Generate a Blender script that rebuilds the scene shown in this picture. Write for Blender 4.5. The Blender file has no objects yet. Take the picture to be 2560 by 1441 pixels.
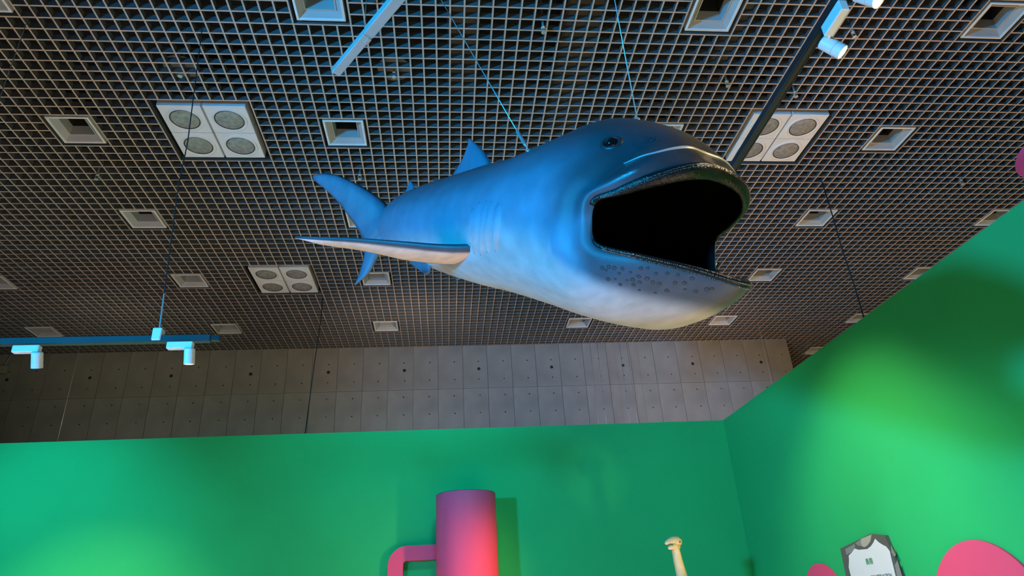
import bpy, bmesh, math, random
from mathutils import Vector, Matrix
from mathutils.bvhtree import BVHTree
random.seed(7)
scene = bpy.context.scene
C = scene.collection

# ------------------------------------------------------------------ camera, world, lights, exposure
CAMZ = 1.65
ROT = ((0.99498747, -0.0841337, -0.05405043),      # right, down, forward of the camera in the world
       (-0.01163837, 0.43940534, -0.8982135),
       (0.09932007, 0.89434024, 0.43622363))
cam_data = bpy.data.cameras.new('camera')
cam_data.sensor_width = 36.0
cam_data.lens = 36.0 * 1699.9 / 2560.0
cam_data.clip_start = 0.05
cam = bpy.data.objects.new('camera', cam_data)
C.objects.link(cam)
r_, d_, f_ = [Vector(v) for v in ROT]
cam.matrix_world = Matrix(((r_.x, -d_.x, -f_.x, 0), (r_.y, -d_.y, -f_.y, 0), (r_.z, -d_.z, -f_.z, CAMZ), (0, 0, 0, 1)))
scene.camera = cam

world = bpy.data.worlds.new('world')
scene.world = world
world.use_nodes = True
world.node_tree.nodes['Background'].inputs[0].default_value = (0.75, 0.85, 1.0, 1)
world.node_tree.nodes['Background'].inputs[1].default_value = 0.015

def light(name, kind, loc, target, energy, color, size=0.1, angle=60, blend=0.5):
    l = bpy.data.lights.new(name, kind)
    l.energy = energy
    l.color = color
    if kind == 'SPOT':
        l.spot_size = math.radians(angle)
        l.spot_blend = blend
        l.shadow_soft_size = size
    elif kind == 'AREA':
        l.shape = 'DISK'
        l.size = size
    else:
        l.shadow_soft_size = size
    o = bpy.data.objects.new(name, l)
    o.location = loc
    if target is not None:
        o.rotation_euler = (Vector(target) - Vector(loc)).to_track_quat('-Z', 'Y').to_euler()
    C.objects.link(o)
    return o

WARM = (1.0, 0.72, 0.42)
BLUE = (0.0, 0.42, 1.0)
light('blue_flood', 'SPOT', (-4.6, -1.2, 2.9), (-0.5, 2.6, 3.35), 3400, BLUE, 0.25, 70, 1.0)
light('blue_wall_fill', 'SPOT', (-5.2, 4.4, 5.2), (-3.9, 7.6, 2.3), 1000, (0.0, 0.62, 1.0), 0.2, 50, 1.0)  # added blue fill that turns the left of the back wall teal
light('floor_bounce_fill', 'SPOT', (2.7, -0.6, 2.6), (1.9, 0.8, 0), 2900, WARM, 0.2, 95, 0.8)  # unseen spot added so the floor bounces warm light up to the ceiling
light('floor_bounce_fill_far', 'SPOT', (2.3, 4.6, 2.3), (2.0, 4.6, 0), 400, WARM, 0.2, 100, 0.8)  # added bounce fill for the far ceiling
light('floor_bounce_fill_left', 'SPOT', (-3.2, 4.4, 2.6), (-3.0, 4.2, 0), 1600, (0.50, 0.62, 1.0), 0.2, 110, 0.8)  # bluish bounce fill, added to lift the left ceiling and its lamp cluster
light('floor_bounce_fill_back', 'SPOT', (-1.9, 6.3, 2.4), (-1.9, 6.2, 0), 900, (1.0, 0.68, 0.40), 0.2, 110, 0.8)  # added orange bounce fill for the far lamp cluster
light('right_bounce_fill', 'SPOT', (5.6, 5.2, 2.8), (5.6, 5.2, 0), 2800, WARM, 0.2, 120, 0.8)  # unseen fill added beyond the right wall; its bounce warms the ceiling there
light('right_wall_spot', 'SPOT', (1.4, 4.6, 4.0), (3.237, 5.1, 1.7), 300, (1.0, 0.80, 0.42), 0.06, 76, 1.0)
light('back_wall_spot', 'SPOT', (-3.5, 5.4, 3.3), (-3.4, 7.6, 1.2), 250, (1.0, 0.72, 0.30), 0.06, 66, 1.0)
light('back_wall_fill', 'SPOT', (0.3, 4.4, 5.2), (-1.2, 7.6, 2.0), 270, (0.0, 0.85, 1.0), 0.3, 88, 1.0)  # cyan fill added to brighten the back wall overall
light('cylinder_spot', 'SPOT', (1.7, 5.2, 1.6), (0.45, 6.9, 1.9), 230, (1.0, 0.50, 0.20), 0.06, 40, 1.0)
light('model_fill', 'SPOT', (2.3, 4.9, 1.3), (1.99, 6.2, 2.1), 55, (1.0, 0.70, 0.30), 0.04, 15, 1.0)  # unseen narrow fill added to warm the animal head
light('concrete_fill', 'SPOT', (3.3, 7.25, 4.25), (3.3, 9.93, 4.85), 95, (1.0, 0.80, 0.68), 0.3, 120, 1.0)  # added fill lifting the right of the concrete wall
light('concrete_fill_mid', 'SPOT', (-0.4, 7.25, 4.25), (-0.4, 9.93, 4.85), 85, (1.0, 0.80, 0.64), 0.3, 120, 1.0)  # added fill for the middle of the concrete wall
light('concrete_fill_left', 'SPOT', (-4.2, 7.25, 4.25), (-4.2, 9.93, 4.85), 32, (1.0, 0.92, 0.70), 0.3, 120, 1.0)  # weaker added fill for the left of the concrete wall
light('right_wall_fill_near', 'SPOT', (1.3, 3.6, 2.3), (3.237, 4.0, 2.1), 60, (0.4, 1.0, 0.9), 0.2, 62, 1.0)  # teal fill added to brighten the nearer part of the right wall
light('track_lamp_light', 'SPOT', (1.475, 1.49, 3.415), (0.98, 1.75, 2.95), 26, (1.0, 0.72, 0.36), 0.02, 110, 0.5)
light('corner_fill', 'SPOT', (1.2, 4.8, 5.2), (3.237, 7.2, 2.6), 110, (0.0, 0.85, 1.0), 0.2, 60, 1.0)  # cyan fill added to raise the green near the wall corner
scene.view_settings.view_transform = 'Standard'
scene.view_settings.look = 'None'
scene.view_settings.gamma = 1.0
scene.view_settings.use_curve_mapping = False
scene.view_settings.exposure = 0.0

# ------------------------------------------------------------------ helpers
def new_mat(name, col, rough=0.6, metal=0.0, noise=0.0, nscale=6.0, bump=0.0, bscale=60.0, spec=0.5, coat=0.0):
    m = bpy.data.materials.new(name)
    m.use_nodes = True
    nt = m.node_tree
    b = nt.nodes['Principled BSDF']
    b.inputs['Base Color'].default_value = (*col, 1)
    b.inputs['Roughness'].default_value = rough
    b.inputs['Metallic'].default_value = metal
    b.inputs['Specular IOR Level'].default_value = spec
    b.inputs['Coat Weight'].default_value = coat
    tc = nt.nodes.new('ShaderNodeTexCoord')
    if noise > 0:
        n = nt.nodes.new('ShaderNodeTexNoise')
        n.inputs['Scale'].default_value = nscale
        n.inputs['Detail'].default_value = 6
        nt.links.new(tc.outputs['Object'], n.inputs['Vector'])
        mr = nt.nodes.new('ShaderNodeMapRange')
        mr.inputs['From Min'].default_value = 0.3
        mr.inputs['From Max'].default_value = 0.7
        mr.inputs['To Min'].default_value = 1 - noise
        mr.inputs['To Max'].default_value = 1 + noise
        nt.links.new(n.outputs['Fac'], mr.inputs['Value'])
        mx = nt.nodes.new('ShaderNodeVectorMath')
        mx.operation = 'SCALE'
        mx.inputs[0].default_value = col
        nt.links.new(mr.outputs['Result'], mx.inputs['Scale'])
        nt.links.new(mx.outputs['Vector'], b.inputs['Base Color'])
    if bump > 0:
        n2 = nt.nodes.new('ShaderNodeTexNoise')
        n2.inputs['Scale'].default_value = bscale
        n2.inputs['Detail'].default_value = 4
        nt.links.new(tc.outputs['Object'], n2.inputs['Vector'])
        bp = nt.nodes.new('ShaderNodeBump')
        bp.inputs['Strength'].default_value = bump
        bp.inputs['Distance'].default_value = 0.01
        nt.links.new(n2.outputs['Fac'], bp.inputs['Height'])
        nt.links.new(bp.outputs['Normal'], b.inputs['Normal'])
    return m

def emit_mat(name, col, strength):
    m = bpy.data.materials.new(name)
    m.use_nodes = True
    b = m.node_tree.nodes['Principled BSDF']
    b.inputs['Base Color'].default_value = (*col, 1)
    b.inputs['Emission Color'].default_value = (*col, 1)
    b.inputs['Emission Strength'].default_value = strength
    return m

M = {
    'green': new_mat('green_paint', (0.018, 0.42, 0.125), 0.75, noise=0.04, nscale=1.5, bump=0.05, bscale=90, spec=0.3),
    'concrete': new_mat('concrete', (0.33, 0.31, 0.29), 0.9, noise=0.16, nscale=2.2, bump=0.25, bscale=40, spec=0.2),
    'joint': new_mat('concrete_joint', (0.22, 0.205, 0.19), 0.95, noise=0.1),
    'hole': new_mat('tie_hole_dark', (0.03, 0.028, 0.026), 0.95, noise=0.1),
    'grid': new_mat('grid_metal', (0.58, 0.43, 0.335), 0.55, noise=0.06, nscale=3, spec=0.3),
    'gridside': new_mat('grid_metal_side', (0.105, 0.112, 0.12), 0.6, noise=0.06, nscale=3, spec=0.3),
    'plenum': new_mat('plenum_black', (0.012, 0.012, 0.013), 0.9, noise=0.2),
    'duct': new_mat('duct_metal', (0.10, 0.085, 0.07), 0.7, noise=0.2, nscale=3),
    'white': new_mat('fixture_white', (0.84, 0.82, 0.80), 0.5, noise=0.03, nscale=5),
    'reflector': new_mat('downlight_reflector', (0.45, 0.44, 0.42), 0.4, noise=0.05, nscale=6),
    'lampwhite': new_mat('lamp_white', (0.8, 0.8, 0.8), 0.45, noise=0.02),
    'lens': new_mat('lens_glass', (0.34, 0.32, 0.29), 0.12, noise=0.25, nscale=28, bump=0.25, bscale=70, spec=0.8),
    'dark': new_mat('dark_interior', (0.02, 0.02, 0.02), 0.8, noise=0.2),
    'track': new_mat('track_black', (0.018, 0.018, 0.02), 0.35, noise=0.1),
    'trackgrey': new_mat('track_grey', (0.028, 0.03, 0.032), 0.4, noise=0.1),
    'steel': new_mat('steel_wire', (0.55, 0.55, 0.55), 0.35, metal=0.6, noise=0.05),
    'blackwire': new_mat('black_cable', (0.02, 0.02, 0.02), 0.5, noise=0.1),
    'pink': new_mat('pink_paint', (0.80, 0.075, 0.17), 0.65, noise=0.03, nscale=2, spec=0.3),
    'floor': new_mat('floor_vinyl', (0.42, 0.38, 0.34), 0.6, noise=0.08, nscale=2),
    'brass': new_mat('sprinkler_metal', (0.6, 0.58, 0.55), 0.3, metal=0.5, noise=0.05),
    'clear': new_mat('collector_plate', (0.22, 0.22, 0.22), 0.4, noise=0.1),
    'bone': new_mat('cream_model', (0.88, 0.62, 0.30), 0.6, noise=0.10, nscale=14, bump=0.3, bscale=50),
    'bonedark': new_mat('brown_eye_socket', (0.28, 0.16, 0.05), 0.7, noise=0.2, nscale=20),
    'signwhite': new_mat('sign_white', (0.74, 0.74, 0.74), 0.5, noise=0.02),
    'signgrey': new_mat('sign_dark_grey', (0.10, 0.10, 0.085), 0.6, noise=0.05),
    'signmid': new_mat('sign_mid_grey', (0.22, 0.22, 0.21), 0.6, noise=0.05),
    'signtan': new_mat('sign_tan', (0.40, 0.36, 0.29), 0.6, noise=0.05),
    'greentext': new_mat('sign_green_text', (0.10, 0.32, 0.06), 0.6, noise=0.02),
    'greytext': new_mat('sign_grey_text', (0.16, 0.18, 0.19), 0.6, noise=0.02),
    'mouth': new_mat('mouth_black', (0.004, 0.004, 0.0045), 0.8, noise=0.1, spec=0.1),
    'lip': new_mat('lip_black', (0.012, 0.012, 0.012), 0.24, noise=0.2, nscale=30, bump=0.35, bscale=120, spec=0.3),
    'tooth': new_mat('tooth_grey', (0.20, 0.19, 0.17), 0.3, noise=0.1),
    'eye': new_mat('eye_black', (0.006, 0.006, 0.008), 0.06, noise=0.1, coat=1.0),
    'lid': new_mat('eyelid_dark', (0.03, 0.032, 0.036), 0.4, noise=0.1),
    'band': new_mat('pale_jaw_band', (0.42, 0.43, 0.44), 0.35, noise=0.08, nscale=30),
    'spot': new_mat('jaw_spot_dark', (0.045, 0.047, 0.052), 0.55, noise=0.1),
    'glow': emit_mat('lamp_glow', (1.0, 0.80, 0.42), 3.2),
    'glow2': emit_mat('lamp_glow_soft', (1.0, 0.9, 0.7), 3.0),
}

def obj(name, bm, m, parent=None, smooth=False):
    me = bpy.data.meshes.new(name)
    bm.normal_update()
    bm.to_mesh(me)
    bm.free()
    me.materials.append(M[m] if isinstance(m, str) else m)
    if smooth:
        for p in me.polygons:
            p.use_smooth = True
    o = bpy.data.objects.new(name, me)
    C.objects.link(o)
    if parent is not None:
        o.parent = parent
    return o

def tag(o, label, cat, group=None):
    o['label'] = label
    o['category'] = cat
    if group:
        o['group'] = group
    return o

def struct(o):
    o['kind'] = 'structure'
    return o

def thing(name, label, cat, loc=(0, 0, 0), rot=(0, 0, 0), group=None):
    o = bpy.data.objects.new(name, None)
    o.empty_display_size = 0.1
    C.objects.link(o)
    o.location = loc
    o.rotation_euler = rot
    return tag(o, label, cat, group)

def copy_tree(o, parent=None):
    c = o.copy()
    C.objects.link(c)
    c.parent = parent
    for ch in list(o.children):
        copy_tree(ch, c)
    return c

def box(bm, lo, hi, mat=None):
    x0, y0, z0 = lo
    x1, y1, z1 = hi
    co = [(x0, y0, z0), (x1, y0, z0), (x1, y1, z0), (x0, y1, z0), (x0, y0, z1), (x1, y0, z1), (x1, y1, z1), (x0, y1, z1)]
    v = [bm.verts.new(mat @ Vector(c) if mat else c) for c in co]
    for f in ((3, 2, 1, 0), (4, 5, 6, 7), (0, 1, 5, 4), (1, 2, 6, 5), (2, 3, 7, 6), (3, 0, 4, 7)):
        bm.faces.new([v[i] for i in f])

def bevelled(bm, w, seg=2):
    bmesh.ops.bevel(bm, geom=list(bm.edges), offset=w, segments=seg, affect='EDGES', clamp_overlap=True)
    return bm

def lathe(bm, prof, n=24, mat=None, caps=True):
    rings = []
    for r, z in prof:
        ring = []
        for k in range(n):
            a = 2 * math.pi * k / n
            p = Vector((r * math.cos(a), r * math.sin(a), z))
            ring.append(bm.verts.new(mat @ p if mat else p))
        rings.append(ring)
    for a, b in zip(rings[:-1], rings[1:]):
        for k in range(n):
            bm.faces.new((a[k], a[(k + 1) % n], b[(k + 1) % n], b[k]))
    if caps:
        bm.faces.new(rings[0][::-1])
        bm.faces.new(rings[-1])

def tube(bm, pts, r, n=8, caps=True):
    pts = [Vector(p) for p in pts]
    rad = r if isinstance(r, (list, tuple)) else [r] * len(pts)
    rings = []
    ref = None
    for i, p in enumerate(pts):
        d = (pts[min(i + 1, len(pts) - 1)] - pts[max(i - 1, 0)]).normalized()
        if ref is None:
            ref = d.orthogonal().normalized()
        ref = (ref - d * ref.dot(d)).normalized()
        b = d.cross(ref)
        rings.append([bm.verts.new(p + (ref * math.cos(2 * math.pi * k / n) + b * math.sin(2 * math.pi * k / n)) * rad[i]) for k in range(n)])
    for a, b in zip(rings[:-1], rings[1:]):
        for k in range(n):
            bm.faces.new((a[k], a[(k + 1) % n], b[(k + 1) % n], b[k]))
    if caps:
        bm.faces.new(rings[0][::-1])
        bm.faces.new(rings[-1])

def aim(loc, direction):
    q = Vector(direction).to_track_quat('Z', 'Y')
    return Matrix.Translation(Vector(loc)) @ q.to_matrix().to_4x4()

def prism(bm, poly, axis_pt, thick):
    """poly: list of 3D points of a flat outline, extruded by vector thick"""
    t = Vector(thick)
    a = [bm.verts.new(Vector(p)) for p in poly]
    b = [bm.verts.new(Vector(p) + t) for p in poly]
    n = len(poly)
    bm.faces.new(a)
    bm.faces.new(b[::-1])
    for k in range(n):
        bm.faces.new((a[k], b[k], b[(k + 1) % n], a[(k + 1) % n]))
    bmesh.ops.recalc_face_normals(bm, faces=bm.faces)

# ------------------------------------------------------------------ the setting
HC = 5.492            # underside of the ceiling grid
PITCH = 0.1
def gx(i): return (i - 32.357) * PITCH
def gy(j): return (j + 45.946) * PITCH
WALL_Y = 9.93
GH = 3.6              # height of the green partitions
GX = 3.237            # face of the green partition on the right
GY = 7.6              # face of the green partition at the back

bm = bmesh.new(); box(bm, (-10, -4, -0.1), (9.5, 13.5, 0))
struct(obj('floor', bm, 'floor'))
bm = bmesh.new(); box(bm, (-9.5, GY, 0), (GX + 0.12, GY + 0.12, GH))
struct(obj('wall_back', bm, 'green'))
bm = bmesh.new(); box(bm, (GX, -2.0, 0), (GX + 0.12, GY, GH))
struct(obj('wall_right', bm, 'green'))
CX1 = 5.55
bm = bmesh.new(); box(bm, (-9.5, WALL_Y + 0.012, 0), (CX1, WALL_Y + 0.4, HC + 0.7))
cw = struct(obj('wall_concrete', bm, 'joint'))
PW = 1.131 / 3
zs = [2.2, 3.02, 3.91, 4.81, HC + 0.6]
k = 0
x = CX1
panel_cache = {}
while x > -9.2:
    for z0, z1 in zip(zs[:-1], zs[1:]):
        key = (round(z1 - z0, 3))
        if key not in panel_cache:
            bm = bmesh.new()
            box(bm, (-PW + 0.0025, 0.0, 0.0025), (-0.0025, 0.03, z1 - z0 - 0.0025))
            p = obj('concrete_panel', bm, 'concrete', cw)
            panel_cache[key] = p
        else:
            p = panel_cache[key].copy()
            C.objects.link(p)
        p.location = (x, WALL_Y + random.uniform(0, 0.002), z0)
    x -= PW
bm = bmesh.new()
for q in range(-9, 8):
    xx = 0.516 + q * 1.131
    if xx > CX1 - 0.1: continue
    for zz in (5.12,):
        lathe(bm, [(0.026, 0), (0.020, 0.004)], 10, aim((xx, WALL_Y + 0.0015, zz), (0, -1, 0)))
    for w in range(3):
        for zz in (5.24, 4.955, 4.70, 4.43):
            lathe(bm, [(0.011, 0), (0.008, 0.003)], 6, aim((xx + w * PW + random.uniform(-.01, .01), WALL_Y + 0.0015, zz), (0, -1, 0)))
th = obj('tie_holes', bm, 'hole', cw)
th['kind'] = 'stuff'

# ceiling: black plenum above an open square grid of blades, with openings for the fixtures
I0, I1, J0, J1, JB = -60, 118, -26, 53, 76
bm = bmesh.new()
box(bm, (gx(I0), gy(J0), HC + 0.75), (gx(I1), gy(JB), HC + 0.85))
ceiling = struct(obj('ceiling', bm, 'plenum'))

DOWN = [(2, -12), (24, -12), (52, -12), (74, -12), (96, -12), (-20, 2), (2, 2), (24, 2), (52, 2), (74, 2), (96, 2),
        (2, 16), (24, 16), (52, 16), (74, 16), (96, 16), (-20, 30), (2, 30), (24, 30), (52, 30), (74, 30), (96, 30),
        (-22, 45), (2, 45), (24, 45), (52, 45), (74, 45), (96, 45), (96, 59)]
QUAD = [(13, 2), (63, 2), (13, 30), (63, 30)]
HOLES = [(i - 2, i + 2, j - 2, j + 2) for i, j in DOWN] + [(i - 4, i + 4, j - 4, j + 4) for i, j in QUAD]
BT, BH = 0.006, 0.05
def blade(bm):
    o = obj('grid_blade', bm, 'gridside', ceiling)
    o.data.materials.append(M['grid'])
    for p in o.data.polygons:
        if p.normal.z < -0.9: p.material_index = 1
def segments(a, b, cuts):
    out = []
    for c0, c1 in sorted(cuts):
        if c0 > a: out.append((a, c0))
        a = max(a, c1)
    if b > a: out.append((a, b))
    return out
for j in range(J0, JB + 1):
    cuts = [(h[0], h[1]) for h in HOLES if h[2] < j < h[3]]
    a = I0 if j <= J1 else 88.5
    bm = bmesh.new()
    for s, e in segments(a, I1, cuts):
        box(bm, (gx(s), gy(j) - BT, HC), (gx(e), gy(j) + BT, HC + BH))
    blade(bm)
for i in range(I0, I1 + 1):
    cuts = [(h[2], h[3]) for h in HOLES if h[0] < i < h[1]]
    b = 53.3 if i < 88 else JB
    bm = bmesh.new()
    for s, e in segments(J0, b, cuts):
        box(bm, (gx(i) - BT, gy(s), HC + 0.0003), (gx(i) + BT, gy(e), HC + BH))
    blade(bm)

# ------------------------------------------------------------------ downlights
def square_ring(bm, r0, z0, r1, z1):
    a = [bm.verts.new((sx * r0, sy * r0, z0)) for sx, sy in ((-1, -1), (1, -1), (1, 1), (-1, 1))]
    b = [bm.verts.new((sx * r1, sy * r1, z1)) for sx, sy in ((-1, -1), (1, -1), (1, 1), (-1, 1))]
    for k in range(4):
        bm.faces.new((a[k], a[(k + 1) % 4], b[(k + 1) % 4], b[k]))

def make_downlight():
    t = thing('square_downlight', '', 'ceiling light')
    bm = bmesh.new()
    square_ring(bm, 0.168, 0.06, 0.168, 0.0)
    square_ring(bm, 0.168, 0.0, 0.153, -0.002)
    square_ring(bm, 0.153, -0.002, 0.149, 0.006)
    square_ring(bm, 0.149, 0.006, 0.168, 0.06)
    obj('flange', bm, 'white', t)
    bm = bmesh.new()
    square_ring(bm, 0.149, 0.006, 0.112, 0.045)
    square_ring(bm, 0.112, 0.045, 0.112, 0.065)
    square_ring(bm, 0.112, 0.065, 0.165, 0.065)
    obj('outer_reflector', bm, 'reflector', t)
    bm = bmesh.new()
    square_ring(bm, 0.110, 0.040, 0.101, 0.040)
    square_ring(bm, 0.101, 0.040, 0.094, 0.125)
    square_ring(bm, 0.110, 0.040, 0.110, 0.125)
    obj('inner_reflector', bm, 'reflector', t)
    bm = bmesh.new()
    square_ring(bm, 0.0935, 0.125, 0.09, 0.30)
    square_ring(bm, 0.12, 0.125, 0.12, 0.30)
    box(bm, (-0.12, -0.12, 0.30), (0.12, 0.12, 0.33))
    obj('lamp_holder', bm, 'dark', t)
    return t
DL = {
    (2, -12): 'square white downlight cut by the top left corner of the ceiling',
    (24, -12): 'bluish square white downlight at the top edge, left of the hanging white rail',
    (52, -12): 'large square white downlight at the top, left of the black track with white spotlights',
    (74, -12): 'square white downlight in the top right corner, beyond the glowing spotlights',
    (96, -12): 'square white downlight outside the right edge near the top',
    (-20, 2): 'square white downlight outside the left edge, in the row of the front lamp clusters',
    (2, 2): 'square white downlight left of the front left four lamp cluster',
    (24, 2): 'bluish square white downlight between the left lamp cluster and the dorsal fin',
    (52, 2): 'square white downlight almost hidden behind the top of the shark head',
    (74, 2): 'square white downlight just right of the pinkish four lamp cluster',
    (96, 2): 'square white downlight above the pink oval beyond the right edge',
    (2, 16): 'square white downlight left of the long steel hanger rod, above the others on its left',
    (24, 16): 'square white downlight mostly hidden behind the shark tail fin',
    (52, 16): 'square white downlight hidden behind the open mouth of the shark',
    (74, 16): 'square white downlight to the right of the open mouth, beside the black hanging cable',
    (96, 16): 'square white downlight cut by the green wall top near the right edge',
    (-20, 30): 'square white downlight outside the left edge below the hanger wires',
    (2, 30): 'square white downlight right of the steel hanger rod, left of the far orange lamp cluster',
    (24, 30): 'square white downlight beside the lower tip of the shark tail',
    (52, 30): 'square white downlight hidden behind the shark chin',
    (74, 30): 'square white downlight at the tip of the shark lower jaw',
    (96, 30): 'square downlight half covered by the green wall, second one from the right edge',
    (-22, 45): 'dim square downlight above the left end of the blue lit track',
    (2, 45): 'small square downlight just above the free end of the blue lit track',
    (24, 45): 'small square downlight above the concrete wall, straight below the shark belly',
    (52, 45): 'small square downlight close under the shark chin above the concrete wall',
    (74, 45): 'small square downlight right of the shark chin above the concrete wall',
    (96, 45): 'small square downlight half covered by the green wall under the black cable',
    (96, 59): 'tiny square downlight in the brown ceiling corner beyond the concrete wall end',
}
dl0 = make_downlight()
first = True
for i, j in DOWN:
    o = dl0 if first else copy_tree(dl0)
    first = False
    o.location = (gx(i), gy(j), HC + 0.004)
    o['label'] = DL[(i, j)]
    o['group'] = 'square downlights in the grid ceiling'

# ------------------------------------------------------------------ four lamp clusters
def make_cluster():
    t = thing('lamp_cluster', '', 'ceiling light')
    def panel(cx, cy):
        s = 0.169
        bm = bmesh.new()
        box(bm, (cx - s, cy - s, 0.0), (cx + s, cy + s, 0.10))
        bevelled(bm, 0.003, 1)
        p = obj('lamp_panel', bm, 'white', t)
        bm = bmesh.new()
        mt = Matrix.Translation((cx, cy, 0))
        lathe(bm, [(0.145, 0.002), (0.143, -0.004), (0.137, -0.006), (0.131, -0.004), (0.128, 0.002)], 40, mt, caps=False)
        lathe(bm, [(0.127, 0.002), (0.125, -0.005), (0.122, -0.006), (0.119, -0.003)], 40, mt, caps=False)
        obj('trim_ring', bm, 'white', p, True)
        bm = bmesh.new()
        prof = [(0.115, -0.002)]
        for k in range(1, 12):
            r = 0.115 * (1 - k / 12.0)
            prof.append((r, -0.002 - 0.010 * math.sin(k / 12 * math.pi / 2) + (0.0012 if k % 2 else 0)))
        prof.append((0.0005, -0.0125))
        lathe(bm, prof, 40, mt)
        bmesh.ops.recalc_face_normals(bm, faces=bm.faces)
        obj('lens', bm, 'lens', p, True)
        bm = bmesh.new()
        lathe(bm, [(0.119, 0.0), (0.119, -0.0035), (0.1145, -0.0045), (0.1135, 0.0)], 40, mt, caps=False)
        obj('lens_rim', bm, 'dark', p, True)
    for cx in (-0.177, 0.177):
        for cy in (-0.1715, 0.1715):
            panel(cx, cy)
    bm = bmesh.new()
    box(bm, (-0.34, -0.335, 0.101), (0.34, 0.335, 0.30))
    obj('housing', bm, 'dark', t)
    return t
QL = {
    (13, 2): 'large bluish white cluster of four round lamps behind the steel hanger rod',
    (63, 2): 'pinkish white cluster of four round lamps crossed by the black track',
    (13, 30): 'far orange lit cluster of four round lamps below the shark pectoral fin',
    (63, 30): 'cluster of four round lamps hidden behind the shark head',
}
q0 = make_cluster()
first = True
for i, j in QUAD:
    o = q0 if first else copy_tree(q0)
    first = False
    o.location = (gx(i), gy(j) + 0.014, HC + 0.004)
    o['label'] = QL[(i, j)]
    o['group'] = 'four lamp clusters in the grid ceiling'

# ------------------------------------------------------------------ ducts and sprinklers above / under the grid
for (x0, y0, x1, y1, lab) in ((0.05, 2.6, 0.30, 4.6, 'dim brown duct above the grid right of the white rail'),
                              (0.95, 2.5, 1.25, 5.0, 'dim brown duct above the grid over the shark head'),
                              (2.25, 2.4, 2.45, 4.2, 'dim brown duct above the grid right of the black track')):
    bm = bmesh.new()
    box(bm, (x0, y0, HC + 0.28), (x1, y1, HC + 0.5))
    bevelled(bm, 0.02, 1)
    d = obj('air_duct', bm, 'duct')
    tag(d, lab, 'duct')

def make_sprinkler():
    t = thing('sprinkler_head', '', 'sprinkler')
    bm = bmesh.new()
    lathe(bm, [(0.008, 0.30), (0.008, -0.02)], 8)
    obj('pipe', bm, 'brass', t)
    bm = bmesh.new()
    lathe(bm, [(0.014, -0.015), (0.016, -0.03), (0.008, -0.035)], 10)
    for s in (-1, 1):
        tube(bm, [(s * 0.012, 0, -0.03), (s * 0.016, 0, -0.05), (0, 0, -0.07)], 0.003, 6)
    lathe(bm, [(0.003, -0.068), (0.018, -0.072), (0.018, -0.075), (0.003, -0.076)], 12)
    obj('frame_arms', bm, 'brass', t)
    return t
SP = [(-1.98, 4.128, 0.07, True, 'sprinkler with round plate above the front left lamp cluster'),
      (-0.37, 4.094, 0.07, True, 'sprinkler with round plate below the white hanging rail'),
      (-3.118, 5.384, 0.0, False, 'small sprinkler left of the steel hanger rod below the left downlight'),
      (-0.775, 5.363, 0.0, False, 'small sprinkler near the tip of the shark tail'),
      (0.731, 3.533, -0.01, False, 'shiny sprinkler at the top between the two shark wires'),
      (3.079, 3.51, 0.0, False, 'sprinkler right of the glowing spotlights on the black track'),
      (5.334, 5.414, 0.0, False, 'sprinkler near the right edge left of the pink oval'),
      (2.931, 4.159, 0.0, False, 'sprinkler right of the black track above the pinkish lamp cluster'),
      (-0.56, 3.25, 0.0, False, 'sprinkler at the upper end of the white hanging rail'),
      (2.3, 4.05, 0.0, False, 'sprinkler between the black track and the shark head')]
s0 = make_sprinkler()
for k, (x, y, dz, plate, lab) in enumerate(SP):
    o = s0 if k == 0 else copy_tree(s0)
    o.location = (x, y, HC + dz)
    o['label'] = lab
    o['group'] = 'sprinklers in the grid ceiling'
for k, (x, y, dz, plate, lab) in enumerate(SP):
    if plate:
        r = [q for q in C.objects if q.get('label') == lab][0]
        bm = bmesh.new()
        lathe(bm, [(0.009, 0.02), (0.13, 0.012), (0.13, 0.016), (0.009, 0.028)], 28)
        obj('collector_plate', bm, 'clear', r)

# ------------------------------------------------------------------ tracks, rail and spotlights
def bar_between(name, a, b, w, h, mat, parent=None, bev=0.003):
    a, b = Vector(a), Vector(b)
    d = (b - a)
    L = d.length
    d.normalize()
    side = d.cross(Vector((0, 0, 1))).normalized()
    up = side.cross(d)
    m = Matrix(((d.x, side.x, up.x, a.x), (d.y, side.y, up.y, a.y), (d.z, side.z, up.z, a.z), (0, 0, 0, 1)))
    bm = bmesh.new()
    box(bm, (0, -w / 2, -h / 2), (L, w / 2, h / 2))
    bevelled(bm, bev, 1)
    bm.transform(m)
    return obj(name, bm, mat, parent)

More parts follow.
